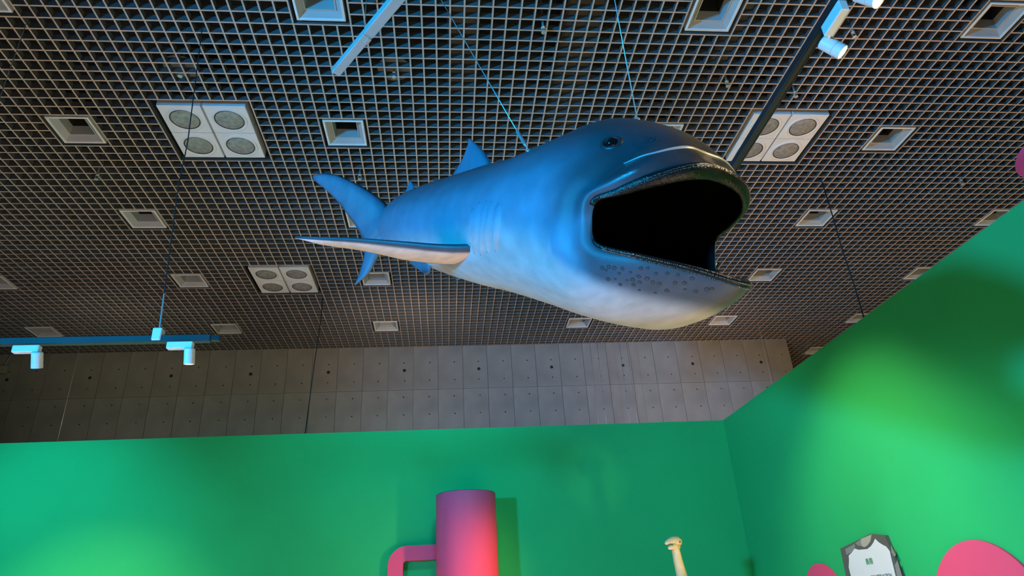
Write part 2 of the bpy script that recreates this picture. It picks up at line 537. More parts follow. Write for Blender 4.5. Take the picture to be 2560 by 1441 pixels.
def spotlight(label, ang, adapter, pivot, direction, hl, glow, group):
    """adapter: (center, length dir, length, w, h); head hangs from the pivot and points along direction"""
    t = thing('track_spotlight', label, 'spotlight', group=group)
    c, ld, L, w, h = adapter
    a = Vector(c) - Vector(ld) * L / 2
    b = Vector(c) + Vector(ld) * L / 2
    bar_between('adapter', a, b, w, h, 'lampwhite', t, 0.004)
    d = Vector(direction).normalized()
    piv = Vector(pivot)
    bm = bmesh.new()
    tube(bm, [b - Vector(ld) * 0.012 - Vector((0, 0, h / 2 - 0.004)), piv + (b - piv) * 0.3 , piv], [0.009, 0.008, 0.008], 8)
    side = d.orthogonal().normalized()
    tube(bm, [piv - side * 0.012, piv + side * 0.012], 0.012, 10)
    obj('yoke', bm, 'lampwhite', t, True)
    R = 0.0275
    start = piv - d * hl * 0.35 + Vector((0, 0, -0.018))
    bm = bmesh.new()
    mt = aim(start, d)
    lathe(bm, [(R * 0.86, 0), (R, 0.004), (R, hl * 0.62), (R * 0.93, hl * 0.625), (R * 0.93, hl * 0.645), (R, hl * 0.65), (R, hl), (R * 0.88, hl), (R * 0.86, hl - 0.006)], 28, mt)
    obj('lamp_head', bm, 'lampwhite', t, False)
    bm = bmesh.new()
    lathe(bm, [(R * 0.87, hl - 0.003), (R * 0.6, hl + 0.001), (0.0005, hl + 0.002)], 24, mt)
    obj('lens', bm, glow, t, True)
    return t

# black track on the right, running front to back
t = thing('lighting_track', 'long black lighting track running behind the shark snout', 'track', (1.405, 1.0, 3.56))
tr = bar_between('rail', (0, 0, 0), (0, 2.0, 0), 0.036, 0.036, 'track', t)
for dx in (-0.012, 0.012):
    bar_between('groove_lip', (dx, 0.01, -0.0195), (dx, 1.99, -0.0195), 0.004, 0.005, 'track', t, 0.001)
for y in (0.15,):
    bm = bmesh.new()
    tube(bm, [(0, y, 0.018), (0, y, HC - 3.56 + 0.05)], 0.002, 6)
    obj('hanger_wire', bm, 'steel', t)
spotlight('white spotlight on the black track, nearer the shark, lens glowing to the right', 0, ((1.403, 1.655, 3.515), (0, 1, 0), 0.125, 0.034, 0.05),
          (1.425, 1.752, 3.505), (0.52, -0.165, -0.70), 0.088, 'glow', 'white track spotlights')
spotlight('white spotlight on the black track cut by the top edge, glowing brightly', 0, ((1.403, 1.42, 3.515), (0, 1, 0), 0.125, 0.034, 0.05),
          (1.43, 1.525, 3.50), (0.38, -0.40, -0.80), 0.088, 'glow', 'white track spotlights')
# track on the left
LT = (-2.95, 3.64, 3.135)
t = thing('lighting_track', 'blue lit black lighting track hanging at the left edge', 'track', LT)
bar_between('rail', (0, 0, 0), (1.66, 0.0, 0), 0.036, 0.040, 'trackgrey', t)
bar_between('end_cap', (1.66, 0.0, 0), (1.71, 0.0, -0.003), 0.030, 0.030, 'track', t)
bm = bmesh.new()
box(bm, (1.35, -0.026, -0.012), (1.40, 0.026, 0.062)); bevelled(bm, 0.005, 1)
obj('hanger_clip', bm, 'lampwhite', t)
bm = bmesh.new()
tube(bm, [(1.376, 0.0, 0.06), (1.365, 0.0, 0.28)], [0.0055, 0.0045], 8)
obj('hanger_rod', bm, 'steel', t)
bm = bmesh.new()
tube(bm, [(1.365, 0.0, 0.275), (1.352, 0, 0.55), (1.33, 0, 1.0), (1.335, 0, 1.35), (1.285, -0.005, HC - LT[2] + 0.05)], 0.0038, 8)
obj('hanger_cable', bm, 'blackwire', t)
spotlight('white spotlight on the left track, head tilted to the left, lens unlit', 0, ((-2.215, 3.60, 3.075), (1, 0, 0), 0.135, 0.036, 0.040),
          (-2.152, 3.60, 3.045), (-0.02, 0.45, -0.95), 0.085, 'lampwhite', 'white track spotlights')
spotlight('white spotlight on the left track near its free end, pointing straight down', 0, ((-1.432, 3.60, 3.079), (1, 0, 0), 0.135, 0.036, 0.040),
          (-1.377, 3.60, 3.048), (0.02, 0.25, -0.97), 0.085, 'glow2', 'white track spotlights')
# short white rail at the top
ua, ub = Vector((-0.620, 3.113, 4.6)), Vector((0.02, 2.23, 4.6))
uj = ua + (ub - ua) * 0.34
t = thing('hanging_rail', 'white two piece rail hanging diagonally at the top left of centre', 'rail')
bar_between('rail_section', ua, uj, 0.052, 0.045, 'reflector', t)
bar_between('rail_section', uj + (ub - ua) * 0.004, ub, 0.058, 0.052, 'reflector', t)
sd = (ub - ua).normalized()
bar_between('joint_clip', uj - sd * 0.05 + Vector((0.012, 0.012, -0.022)), uj - sd * 0.004 + Vector((0.012, 0.012, -0.022)), 0.022, 0.012, 'grid', t, 0.002)
for q in (0.3, 0.8):
    p = ua + (ub - ua) * q
    bm = bmesh.new()
    tube(bm, [p + Vector((0, 0, 0.02)), Vector((p.x, p.y, HC + 0.05))], 0.002, 6)
    obj('hanger_wire', bm, 'steel', t)

# ------------------------------------------------------------------ hanging wires
def wire(label, pts, r, mat, name='hanging_wire'):
    bm = bmesh.new()
    tube(bm, pts, r, 8)
    return tag(obj(name, bm, mat, None, True), label, 'wire')
wire('thin steel wire crossing the upper left corner', [(-2.832, 3.655, HC + .05), (-2.832, 3.655, 1.2)], 0.0028, 'steel')
wire('thin pale wire in front of the left end of the concrete wall', [(-4.55, 8.4, HC + .05), (-4.55, 8.4, 2.6)], 0.0022, 'steel')
wire('black kinked cable hanging right of the shark mouth down to the green wall', [(3.862, 5.481, HC + .05), (3.864, 5.481, 5.0), (3.858, 5.483, 4.7), (3.868, 5.48, 4.3), (3.862, 5.481, 2.6)], 0.006, 'blackwire', 'hanging_cable')
wire('black cable hanging in front of the concrete wall left of centre', [(-1.56, 8.1, HC + .05), (-1.56, 8.1, 5.2), (-1.60, 8.1, 4.6), (-1.66, 8.1, 3.4)], 0.006, 'blackwire', 'hanging_cable')
for (x, y, lab) in ((3.931, 7.596, 'thin pale wire hanging right of the shark chin beside the end of the concrete wall'),
                    (2.135, 9.266, 'thin pale wire under the shark chin, first of four from the left'),
                    (2.246, 9.271, 'thin pale wire under the shark chin, second of four from the left'),
                    (2.653, 9.527, 'thin pale wire under the shark chin, third of four from the left'),
                    (2.768, 9.533, 'thin pale wire under the shark chin, fourth of four from the left')):
    wire(lab, [(x, y, HC + .05), (x, y, 2.8)], 0.003, 'steel')
# wall box at the far left of the concrete wall
t = thing('wall_box', 'small beige box with cord at the far left of the concrete wall', 'wall box', (-6.40, WALL_Y, 5.26))
bm = bmesh.new(); box(bm, (-0.12, -0.06, -0.06), (0.12, 0, 0.06)); bevelled(bm, 0.006, 1)
obj('housing', bm, 'signtan', t)
bm = bmesh.new(); tube(bm, [(0.07, -0.03, 0.06), (0.10, -0.03, 0.2), (0.12, -0.02, 0.32)], 0.006, 6)
obj('cord', bm, 'steel', t)

# ------------------------------------------------------------------ pink decor, sign, animal model
t = thing('pink_cylinder', 'tall pink cylinder with a handle arm in front of the green back wall', 'decor column', (0.197, GY - 0.33, 0))
bm = bmesh.new()
lathe(bm, [(0.306, 0.0), (0.306, 2.815), (0.300, 2.826), (0.27, 2.826)], 64)
obj('column', bm, 'pink', t, False)
for p in t.children[0].data.polygons:
    p.use_smooth = len(p.vertices) == 4
# arm: flat bar with a rounded outer corner
outer, inner = [], []
x1, xo, zt, zb, r = -0.22, -0.80, 2.376, 2.232, 0.19
outer = [(x1, zt)]
for k in range(9):
    a = math.pi / 2 + k / 8 * math.pi / 2
    outer.append((xo + r + r * math.cos(a), zt - r + r * math.sin(a)))
outer.append((xo, 1.0))
xi = xo + 0.155
inner = [(xi, 1.0)]
for k in range(5):
    a = math.pi - k / 4 * math.pi / 2
    inner.append((xi + 0.035 + 0.035 * math.cos(a), zb - 0.035 + 0.035 * math.sin(a)))
inner.append((x1, zb))
bm = bmesh.new()
prism(bm, [(px, 0.24, pz) for px, pz in outer + inner], None, (0, 0.085, 0))
obj('handle', bm, 'pink', t)

def wall_oval(label, cy, cz, ry, rz, tilt, thick=0.015, x=GX - 0.004):
    pts = []
    for k in range(48):
        a = 2 * math.pi * k / 48
        u, v = ry * math.cos(a), rz * math.sin(a)
        c, s = math.cos(tilt), math.sin(tilt)
        pts.append((x - thick, cy + u * c - v * s, cz + u * s + v * c))
    bm = bmesh.new()
    prism(bm, pts, None, (thick, 0, 0))
    o = obj('pink_oval', bm, 'pink')
    return tag(o, label, 'wall decor', 'pink ovals on the green right wall')
wall_oval('small pink oval on the green wall, left of the sign', 6.16, 1.55, 0.37, 0.385, 0.0)
wall_oval('large pink oval on the green wall, right of the sign', 4.26, 1.36, 0.52, 0.575, 0.25)
wall_oval('pink oval at the right edge above the green wall top', 2.62, 3.72, 0.285, 0.14, 0.2)

# sign: a tilted polygon board on the right wall, reading side towards the room
t = thing('wall_sign', 'white and grey polygon sign with green text on the right wall', 'sign')
SY = 5.36
def sp(y, z, dx=0.0): return (GX - 0.03 - dx, y, z)
board = [(5.70, 2.015), (5.235, 2.078), (5.05, 2.048), (4.955, 1.62), (4.93, 1.30), (5.60, 1.25), (5.74, 1.55)]
bm = bmesh.new(); prism(bm, [sp(*p) for p in board], None, (0.03, 0, 0)); obj('board', bm, 'signgrey', t)
def patch(name, poly, mat, dx):
    bm = bmesh.new(); prism(bm, [sp(y, z, dx) for y, z in poly], None, (0.0015, 0, 0)); return obj(name, bm, mat, t)
patch('white_field', [(5.594, 1.954), (5.535, 1.973), (5.484, 1.998), (5.433, 1.983), (5.312, 1.978), (5.254, 1.993), (5.209, 2.015), (5.175, 2.038), (5.143, 2.011), (5.102, 1.989), (5.064, 1.973), (5.036, 1.938), (5.041, 1.891), (5.043, 1.842), (5.048, 1.772), (5.06, 1.40), (5.56, 1.40), (5.637, 1.805), (5.637, 1.87), (5.605, 1.922)], 'signwhite', 0.0035)
patch('tan_patch', [(5.364, 2.057), (5.209, 2.072), (5.246, 2.029), (5.3, 2.003), (5.345, 1.994), (5.375, 2.004), (5.38, 2.026)], 'signtan', 0.0015)
patch('grey_patch', [(5.623, 2.006), (5.473, 2.03), (5.474, 2.008), (5.533, 1.976), (5.629, 1.962)], 'signmid', 0.0015)
patch('grey_patch', [(5.46, 2.034), (5.368, 2.054), (5.385, 2.021), (5.374, 2.002), (5.428, 2.015)], 'signmid', 0.0015)
patch('grey_patch', [(5.006, 1.977), (4.979, 1.908), (5.003, 1.896), (5.022, 1.929)], 'signmid', 0.0015)
patch('grey_patch', [(4.98, 1.872), (4.972, 1.70), (5.042, 1.70), (5.026, 1.841)], 'signmid', 0.0015)
def lettering(name, body, y, z, size, mat, sx=1.0):
    cu = bpy.data.curves.new(name, 'FONT')
    cu.body = body
    cu.size = size
    cu.extrude = 0.0004
    to = bpy.data.objects.new(name + '_curve', cu)
    C.objects.link(to)
    bpy.context.view_layer.update()
    me = bpy.data.meshes.new_from_object(to.evaluated_get(bpy.context.evaluated_depsgraph_get()))
    bpy.data.objects.remove(to)
    me.transform(Matrix(((0, 0, -1, GX - 0.036), (-sx, 0, 0, y), (0, 1, 0, z), (0, 0, 0, 1))))
    me.name = name
    me.materials.clear()
    me.materials.append(M[mat])
    o = bpy.data.objects.new(name, me)
    C.objects.link(o)
    o.parent = t
    return o
lettering('title_text', '\u9ce5\u985e', 5.377, 1.873, 0.050, 'greentext')
lettering('body_text', 'CONSERVATION', 5.36, 1.758, 0.052, 'greytext', 0.70)

# pale long necked animal model on the right of the back wall
t = thing('animal_model', 'cream long necked animal head with open mouth before the green back wall', 'model', (1.995, 6.2, 0))
bm = bmesh.new()
tube(bm, [(0.13, 0, 0.0), (0.10, 0, 1.0), (0.035, 0, 1.72), (0.012, 0, 1.90), (-0.002, 0, 2.02), (-0.008, 0, 2.10), (-0.004, 0, 2.135)],
     [0.16, 0.10, 0.056, 0.046, 0.040, 0.036, 0.030], 16)
obj('neck', bm, 'bone', t, True)
bm = bmesh.new()
tube(bm, [(0.040, 0.0, 2.150), (0.030, -0.006, 2.165), (0.004, -0.015, 2.180), (-0.032, -0.022, 2.184), (-0.066, -0.030, 2.176), (-0.094, -0.036, 2.166), (-0.108, -0.04, 2.158)],
     [0.016, 0.036, 0.043, 0.036, 0.030, 0.020, 0.005], 16)
obj('head', bm, 'bone', t, True)
bm = bmesh.new()
tube(bm, [(0.015, -0.01, 2.138), (-0.025, -0.03, 2.136), (-0.060, -0.045, 2.128), (-0.084, -0.05, 2.122), (-0.092, -0.05, 2.122)], [0.030, 0.028, 0.022, 0.014, 0.004], 12)
obj('lower_jaw', bm, 'bone', t, True)
bm = bmesh.new()
bmesh.ops.create_uvsphere(bm, u_segments=12, v_segments=8, radius=0.011)
bmesh.ops.translate(bm, verts=bm.verts, vec=(0.022, -0.046, 2.168))
obj('eye', bm, 'bonedark', t, True)
bm = bmesh.new()
tube(bm, [(-0.085, -0.055, 2.146), (-0.045, -0.058, 2.146)], [0.004, 0.007], 8)
obj('mouth_gap', bm, 'bonedark', t, True)

# ------------------------------------------------------------------ the shark
S8 = 0.8
PYAW, PPITCH, PROLL = -1.05923, 0.43793, 0.05057
PT = Vector((0.692, 2.0786, 2.9626))
RINGS = [[[-3.2827,0,0.1723],[-3.2827,-0.001,0.1676],[-3.2827,-0.0018,0.1534],[-3.2827,-0.0024,0.132],[-3.2827,-0.0026,0.1146],[-3.2827,-0.0026,0.1011],[-3.2827,-0.0024,0.0837],[-3.2827,-0.0018,0.0623],[-3.2827,-0.001,0.0481],[-3.2827,0,0.0435]],[[-2.9544,0,0.2566],[-2.9544,-0.0439,0.2455],[-2.9544,-0.0828,0.2117],[-2.9544,-0.1085,0.1607],[-2.9544,-0.1164,0.1193],[-2.9544,-0.1164,0.0873],[-2.9544,-0.1085,0.0459],[-2.9544,-0.0828,-0.0051],[-2.9544,-0.0439,-0.0389],[-2.9544,0,-0.05]],[[-2.5714,0,0.3277],[-2.5714,-0.0781,0.3105],[-2.5714,-0.1473,0.2586],[-2.5714,-0.1932,0.1802],[-2.5714,-0.2072,0.1165],[-2.5714,-0.2072,0.0673],[-2.5714,-0.1932,0.0036],[-2.5714,-0.1473,-0.0748],[-2.5714,-0.0781,-0.1267],[-2.5714,0,-0.1439]],[[-2.1337,0,0.3599],[-2.1337,-0.0998,0.338],[-2.1337,-0.1884,0.2719],[-2.1337,-0.247,0.172],[-2.1337,-0.265,0.0909],[-2.1337,-0.265,0.0282],[-2.1337,-0.247,-0.0529],[-2.1337,-0.1884,-0.1528],[-2.1337,-0.0998,-0.2189],[-2.1337,0,-0.2407]],[[-1.696,0,0.3709],[-1.696,-0.1134,0.346],[-1.696,-0.2141,0.2708],[-1.696,-0.2808,0.1571],[-1.696,-0.3012,0.0648],[-1.696,-0.3012,-0.0066],[-1.696,-0.2808,-0.0989],[-1.696,-0.2141,-0.2126],[-1.696,-0.1134,-0.2878],[-1.696,0,-0.3127]],[[-1.2584,0,0.3834],[-1.2584,-0.1255,0.3561],[-1.2584,-0.237,0.2734],[-1.2584,-0.3107,0.1485],[-1.2584,-0.3333,0.047],[-1.2584,-0.3333,-0.0315],[-1.2584,-0.3107,-0.1329],[-1.2584,-0.237,-0.2579],[-1.2584,-0.1255,-0.3405],[-1.2584,0,-0.3679]],[[-0.8754,0,0.3841],[-0.8754,-0.1373,0.3554],[-0.8754,-0.2593,0.2687],[-0.8754,-0.3399,0.1377],[-0.8754,-0.3646,0.0313],[-0.8754,-0.3646,-0.0511],[-0.8754,-0.3399,-0.1575],[-0.8754,-0.2593,-0.2884],[-0.8754,-0.1373,-0.3751],[-0.8754,0,-0.4038]],[[-0.4924,0,0.4133],[-0.4924,-0.1543,0.3818],[-0.4924,-0.2912,0.2864],[-0.4924,-0.3819,0.1425],[-0.4924,-0.4096,0.0255],[-0.4924,-0.4096,-0.065],[-0.4924,-0.3819,-0.182],[-0.4924,-0.2912,-0.326],[-0.4924,-0.1543,-0.4213],[-0.4924,0,-0.4528]],[[-0.1752,0.0,0.4609],[-0.1593,-0.1513,0.4226],[-0.1138,-0.2872,0.3087],[-0.0814,-0.3762,0.1576],[-0.0798,-0.4114,0.0442],[-0.0844,-0.4171,-0.079],[-0.1229,-0.4073,-0.2213],[-0.1548,-0.3294,-0.3743],[-0.1545,-0.1758,-0.472],[-0.144,0.0,-0.4999]],[[0.0727,0.0,0.4111],[0.0913,-0.1396,0.383],[0.1152,-0.2714,0.2759],[0.0754,-0.3665,0.1284],[0.0304,-0.4158,0.0217],[0.022,-0.4279,-0.0961],[0.0307,-0.4275,-0.2453],[0.0893,-0.3514,-0.4021],[0.1299,-0.1891,-0.4972],[0.1588,0.0,-0.5181]],[[0.2875,0.0,0.326],[0.3021,-0.1341,0.2899],[0.2814,-0.248,0.1942],[0.184,-0.3372,0.0732],[0.1056,-0.3892,-0.0042],[0.0976,-0.4015,-0.1118],[0.1278,-0.3986,-0.2471],[0.2544,-0.3239,-0.3672],[0.3455,-0.1747,-0.4425],[0.4048,0.0,-0.4744]],[[0.4154,0.0,0.2068],[0.4327,-0.1312,0.1911],[0.3803,-0.2876,0.1283],[0.2509,-0.3683,0.0319],[0.1607,-0.4018,-0.0283],[0.154,-0.3994,-0.1317],[0.1914,-0.387,-0.2476],[0.3586,-0.3043,-0.3219],[0.4999,-0.1604,-0.3689],[0.5877,0.0,-0.3933]],[[0.4793,0.0,0.1434],[0.483,-0.1453,0.1205],[0.4148,-0.2588,0.0647],[0.2843,-0.3297,0.0005],[0.1858,-0.3705,-0.0382],[0.1823,-0.3785,-0.1361],[0.2282,-0.3693,-0.2351],[0.4006,-0.2974,-0.2772],[0.5621,-0.1532,-0.3079],[0.6641,0.0,-0.3347]],[[0.4793,0.0,0.1034],[0.483,-0.1353,0.0805],[0.4148,-0.2438,0.0347],[0.2943,-0.3147,-0.0095],[0.1908,-0.3605,-0.0432],[0.1873,-0.3685,-0.1311],[0.2282,-0.3543,-0.2151],[0.4006,-0.2824,-0.2472],[0.5621,-0.1432,-0.2729],[0.6641,0.0,-0.2997]]]
CAUD = [[-3.11,-0.009,0.279],[-3.164,-0.057,0.327],[-3.272,-0.155,0.398],[-3.398,-0.269,0.458],[-3.506,-0.365,0.496],[-3.609,-0.459,0.495],[-3.669,-0.512,0.471],[-3.657,-0.502,0.429],[-3.557,-0.411,0.351],[-3.452,-0.317,0.253],[-3.379,-0.251,0.164],[-3.31,-0.189,0.078],[-3.259,-0.143,-0.002],[-3.24,-0.126,-0.041]]
CAUDL = [[-3.215,-0.103,-0.144],[-3.212,-0.101,-0.209],[-3.224,-0.111,-0.332],[-3.244,-0.13,-0.435],[-3.211,-0.1,-0.43],[-3.157,-0.051,-0.325],[-3.123,-0.021,-0.22],[-3.106,-0.005,-0.159]]
DOR1 = [[-1.415,0.0,0.422],[-1.484,0.0,0.482],[-1.596,0.0,0.554],[-1.762,0.0,0.638],[-1.796,0.0,0.565],[-1.853,0.0,0.485],[-1.955,0.0,0.408]]
DOR2 = [[-2.602,0.0,0.38],[-2.699,0.0,0.448],[-2.762,0.0,0.363]]
PEL = [[-2.216,-0.12,-0.232],[-1.873,-0.12,-0.327],[-1.818,-0.12,-0.319],[-1.804,-0.12,-0.288]]
PTOP = [[-0.92,-0.318,-0.191],[-1.05,-0.44,-0.209],[-1.209,-0.58,-0.214],[-1.426,-0.747,-0.221],[-1.635,-0.889,-0.233],[-1.842,-1.026,-0.248]]
PBOT = [[-1.212,-0.12,-0.239],[-1.295,-0.213,-0.273],[-1.377,-0.311,-0.285],[-1.485,-0.448,-0.289],[-1.638,-0.662,-0.27],[-1.776,-0.879,-0.27],[-1.825,-0.978,-0.256]]
SPOTS = [[0.294,-0.339,-0.307],[0.317,-0.329,-0.309],[0.348,-0.315,-0.309],[0.375,-0.296,-0.32],[0.414,-0.281,-0.302],[0.438,-0.267,-0.298],[0.332,-0.313,-0.328],[0.28,-0.339,-0.32],[0.265,-0.347,-0.312],[0.28,-0.322,-0.353],[0.31,-0.311,-0.35],[0.321,-0.291,-0.369],[0.352,-0.288,-0.351],[0.374,-0.279,-0.347],[0.37,-0.266,-0.364],[0.395,-0.26,-0.353],[0.4,-0.273,-0.333],[0.426,-0.252,-0.337],[0.439,-0.234,-0.348],[0.379,-0.242,-0.382],[0.459,-0.242,-0.316],[0.493,-0.217,-0.31],[0.522,-0.19,-0.311],[0.559,-0.151,-0.318],[0.458,-0.216,-0.351],[0.469,-0.184,-0.372],[0.506,-0.184,-0.341],[0.533,-0.162,-0.337],[0.526,-0.148,-0.36],[0.553,-0.118,-0.363],[0.427,-0.202,-0.385],[0.588,-0.098,-0.35],[0.603,-0.088,-0.345]]
shark = thing('megamouth_shark_model', 'large blue lit shark model with gaping black mouth hanging from the ceiling', 'shark model')
rot = Matrix.Rotation(PYAW, 4, 'Z') @ Matrix.Rotation(PPITCH, 4, 'Y') @ Matrix.Rotation(PROLL, 4, 'X')
shark.matrix_world = Matrix.Translation(PT) @ rot

def catmull(P, n, closed):
    N = len(P)
    out = []
    for i in range(N if closed else N - 1):
        b = P[i]
        if closed:
            a, c, d = P[(i - 1) % N], P[(i + 1) % N], P[(i + 2) % N]
        else:
            c = P[i + 1]
            a = P[i - 1] if i > 0 else b * 2 - c
            d = P[i + 2] if i + 2 < N else c * 2 - b
        for k in range(n):
            t = k / n
            out.append(0.5 * (b * 2 + (c - a) * t + (a * 2 - b * 5 + c * 4 - d) * t * t + (d - a + (b - c) * 3) * t ** 3))
    if not closed:
        out.append(P[-1])
    return out
def sstep(a, b, x):
    t = max(0.0, min(1.0, (x - a) / (b - a)))
    return t * t * (3 - 2 * t)
def full_ring(r):
    v = [Vector(p) for p in r]
    return v + [Vector((p.x, -p.y, p.z)) for p in v[1:-1][::-1]]
NT, NS = 8, 7
ctrl = [catmull(full_ring(r), NT, True) for r in RINGS]
NTH = len(ctrl[0])
cols = [catmull([ctrl[k][j] for k in range(len(RINGS))], NS, False) for j in range(NTH)]
NR = len(cols[0])
SURF = [[cols[j][i] * S8 for j in range(NTH)] for i in range(NR)]
def white_line(x):
    pts = [(-9, -0.10), (-2.2, -0.10), (-0.5, -0.11), (-0.1, -0.19), (0.12, -0.30), (0.26, -0.355), (0.42, -0.385), (0.7, -0.41)]
    for (xa, za), (xb, zb) in zip(pts[:-1], pts[1:]):
        if x <= xb:
            return za + (zb - za) * (x - xa) / (xb - xa)
    return -0.41
bm = bmesh.new()
lay_b = bm.verts.layers.float.new('belly')
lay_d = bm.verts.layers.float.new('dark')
lay_g = bm.verts.layers.float.new('gloss')
vs = []
for i in range(NR):
    row = []
    for j in range(NTH):
        p = SURF[i][j]
        q = p / S8
        v = bm.verts.new(p)
        w = 0.11 if q.x < 0 else 0.06
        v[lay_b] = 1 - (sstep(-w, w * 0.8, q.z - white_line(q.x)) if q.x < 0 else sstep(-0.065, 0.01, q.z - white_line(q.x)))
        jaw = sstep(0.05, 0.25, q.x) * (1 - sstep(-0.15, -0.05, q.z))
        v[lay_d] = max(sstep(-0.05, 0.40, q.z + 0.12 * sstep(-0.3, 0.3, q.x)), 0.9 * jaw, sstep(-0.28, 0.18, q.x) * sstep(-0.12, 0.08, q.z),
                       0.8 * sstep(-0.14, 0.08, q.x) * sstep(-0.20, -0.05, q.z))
        v[lay_g] = sstep(0.12, 0.3, q.x) * sstep(0.0, 0.1, q.z) * (1 - sstep(0.26, 0.33, q.z))
        row.append(v)
    vs.append(row)
for i in range(NR - 1):
    for j in range(NTH):
        k = (j + 1) % NTH
        bm.faces.new((vs[i][j], vs[i][k], vs[i + 1][k], vs[i + 1][j]))
bm.faces.new(vs[0])
bmesh.ops.recalc_face_normals(bm, faces=bm.faces)
# skin material: white belly, grey flank with the blue light tinted in, dark back, driven by the pigment attributes
def skin_material(name, pale):
    m = bpy.data.materials.new(name)
    m.use_nodes = True
    nt = m.node_tree
    b = nt.nodes['Principled BSDF']
    def attr(n):
        a = nt.nodes.new('ShaderNodeAttribute')
        a.attribute_name = n
        return a.outputs['Fac']
    def mix(fac, c1, c2):
        x = nt.nodes.new('ShaderNodeMix')
        x.data_type = 'RGBA'
        nt.links.new(fac, x.inputs[0])
        for s, c in ((x.inputs[6], c1), (x.inputs[7], c2)):
            if isinstance(c, tuple): s.default_value = (*c, 1)
            else: nt.links.new(c, s)
        return x.outputs[2]
    tc = nt.nodes.new('ShaderNodeTexCoord')
    mp = nt.nodes.new('ShaderNodeMapping')
    mp.inputs['Scale'].default_value = (3, 9, 3)
    nt.links.new(tc.outputs['Object'], mp.inputs['Vector'])
    n = nt.nodes.new('ShaderNodeTexNoise')
    n.inputs['Scale'].default_value = 3.0
    n.inputs['Detail'].default_value = 7
    nt.links.new(mp.outputs['Vector'], n.inputs['Vector'])
    mr = nt.nodes.new('ShaderNodeMapRange')
    mr.inputs['From Min'].default_value = 0.3
    mr.inputs['From Max'].default_value = 0.7
    mr.inputs['To Min'].default_value = 0.86
    mr.inputs['To Max'].default_value = 1.14
    nt.links.new(n.outputs['Fac'], mr.inputs['Value'])
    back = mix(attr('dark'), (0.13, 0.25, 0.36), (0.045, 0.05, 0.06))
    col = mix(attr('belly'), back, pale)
    sc = nt.nodes.new('ShaderNodeVectorMath')
    sc.operation = 'SCALE'
    nt.links.new(col, sc.inputs[0])
    nt.links.new(mr.outputs['Result'], sc.inputs['Scale'])
    nt.links.new(sc.outputs['Vector'], b.inputs['Base Color'])
    rr = nt.nodes.new('ShaderNodeMapRange')
    rr.inputs['To Min'].default_value = 0.5
    rr.inputs['To Max'].default_value = 0.16
    nt.links.new(attr('gloss'), rr.inputs['Value'])
    nt.links.new(rr.outputs['Result'], b.inputs['Roughness'])
    n2 = nt.nodes.new('ShaderNodeTexNoise')
    n2.inputs['Scale'].default_value = 55
    n2.inputs['Detail'].default_value = 4
    nt.links.new(mp.outputs['Vector'], n2.inputs['Vector'])
    bp = nt.nodes.new('ShaderNodeBump')
    bp.inputs['Strength'].default_value = 0.12
    bp.inputs['Distance'].default_value = 0.01
    nt.links.new(n2.outputs['Fac'], bp.inputs['Height'])
    nt.links.new(bp.outputs['Normal'], b.inputs['Normal'])
    return m
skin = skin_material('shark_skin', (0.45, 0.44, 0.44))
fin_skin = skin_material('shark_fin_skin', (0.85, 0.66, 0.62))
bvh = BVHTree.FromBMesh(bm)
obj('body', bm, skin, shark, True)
def on_skin(p, off=0.0):
    """nearest skin point to a shark-space point, with normal pointing out"""
    co, no, idx, dist = bvh.find_nearest(Vector(p))
    return co + no * off, no

# mouth lining: from the rim back into the throat
LIN = [[p for p in ctrl[-1]]]
for kk, sh in ((-2, 0.955), (-3, 0.93), (-4, 0.90), (-5, 0.86), (-6, 0.84), (-7, 0.78)):
    rr = ctrl[kk]
    c = sum(rr, Vector()) / len(rr)
    LIN.append([Vector((p.x - 0.02, c.y + (p.y - c.y) * sh, c.z + (p.z - c.z) * sh)) for p in rr])
bm = bmesh.new()
rows = [[bm.verts.new(p * S8) for p in r] for r in LIN]
for a, b in zip(rows[:-1], rows[1:]):
    for j in range(NTH):
        k = (j + 1) % NTH
        bm.faces.new((a[j], a[k], b[k], b[j]))
bm.faces.new(rows[-1])
bmesh.ops.recalc_face_normals(bm, faces=bm.faces)
obj('mouth_lining', bm, 'mouth', shark, True)

# lips: glossy bands along the rim, thick above, thin below
rim = [p * S8 for p in ctrl[-1]]
outer_rim = [p * S8 for p in ctrl[-2]]
def lip(name, idx, r_of):
    bm = bmesh.new()
    rows = []
    n = len(idx)
    for q, j in enumerate(idx):
        p = rim[j]
        up = (outer_rim[j] - rim[j])
        up = up.normalized() if up.length > 1e-6 else Vector((0, 0, 1))
        tang = (rim[(j + 1) % NTH] - rim[j - 1]).normalized()
        out = tang.cross(up).normalized()
        if out.dot(p - Vector((0, 0, p.z))) < 0: out = -out
        u = q / (n - 1)
        w, t = r_of(u)
        c = p + up * (w * 0.5)
        rows.append([bm.verts.new(c + up * (math.cos(2 * math.pi * k / 10) * w * 0.62) + out * (math.sin(2 * math.pi * k / 10) * t)) for k in range(10)])
    for a, b in zip(rows[:-1], rows[1:]):
        for k in range(10):
            bm.faces.new((a[k], a[(k + 1) % 10], b[(k + 1) % 10], b[k]))
    bm.faces.new(rows[0][::-1]); bm.faces.new(rows[-1])
    bmesh.ops.recalc_face_normals(bm, faces=bm.faces)
    return obj(name, bm, 'lip', shark, True)
q4, q6 = 4 * NT + 2, 6 * NT
upper_idx = [j % NTH for j in range(-q4, q4 + 1)]
lower_idx = list(range(q6 - 2, NTH - q6 + 3))
side_n = list(range(q4, q6))
lip('upper_lip', upper_idx, lambda u: ((0.016 + 0.030 * math.sin(math.pi * u)), 0.010 + 0.004 * math.sin(math.pi * u)))
lip('lower_lip', lower_idx, lambda u: (0.012 + 0.008 * math.sin(math.pi * u), 0.010))

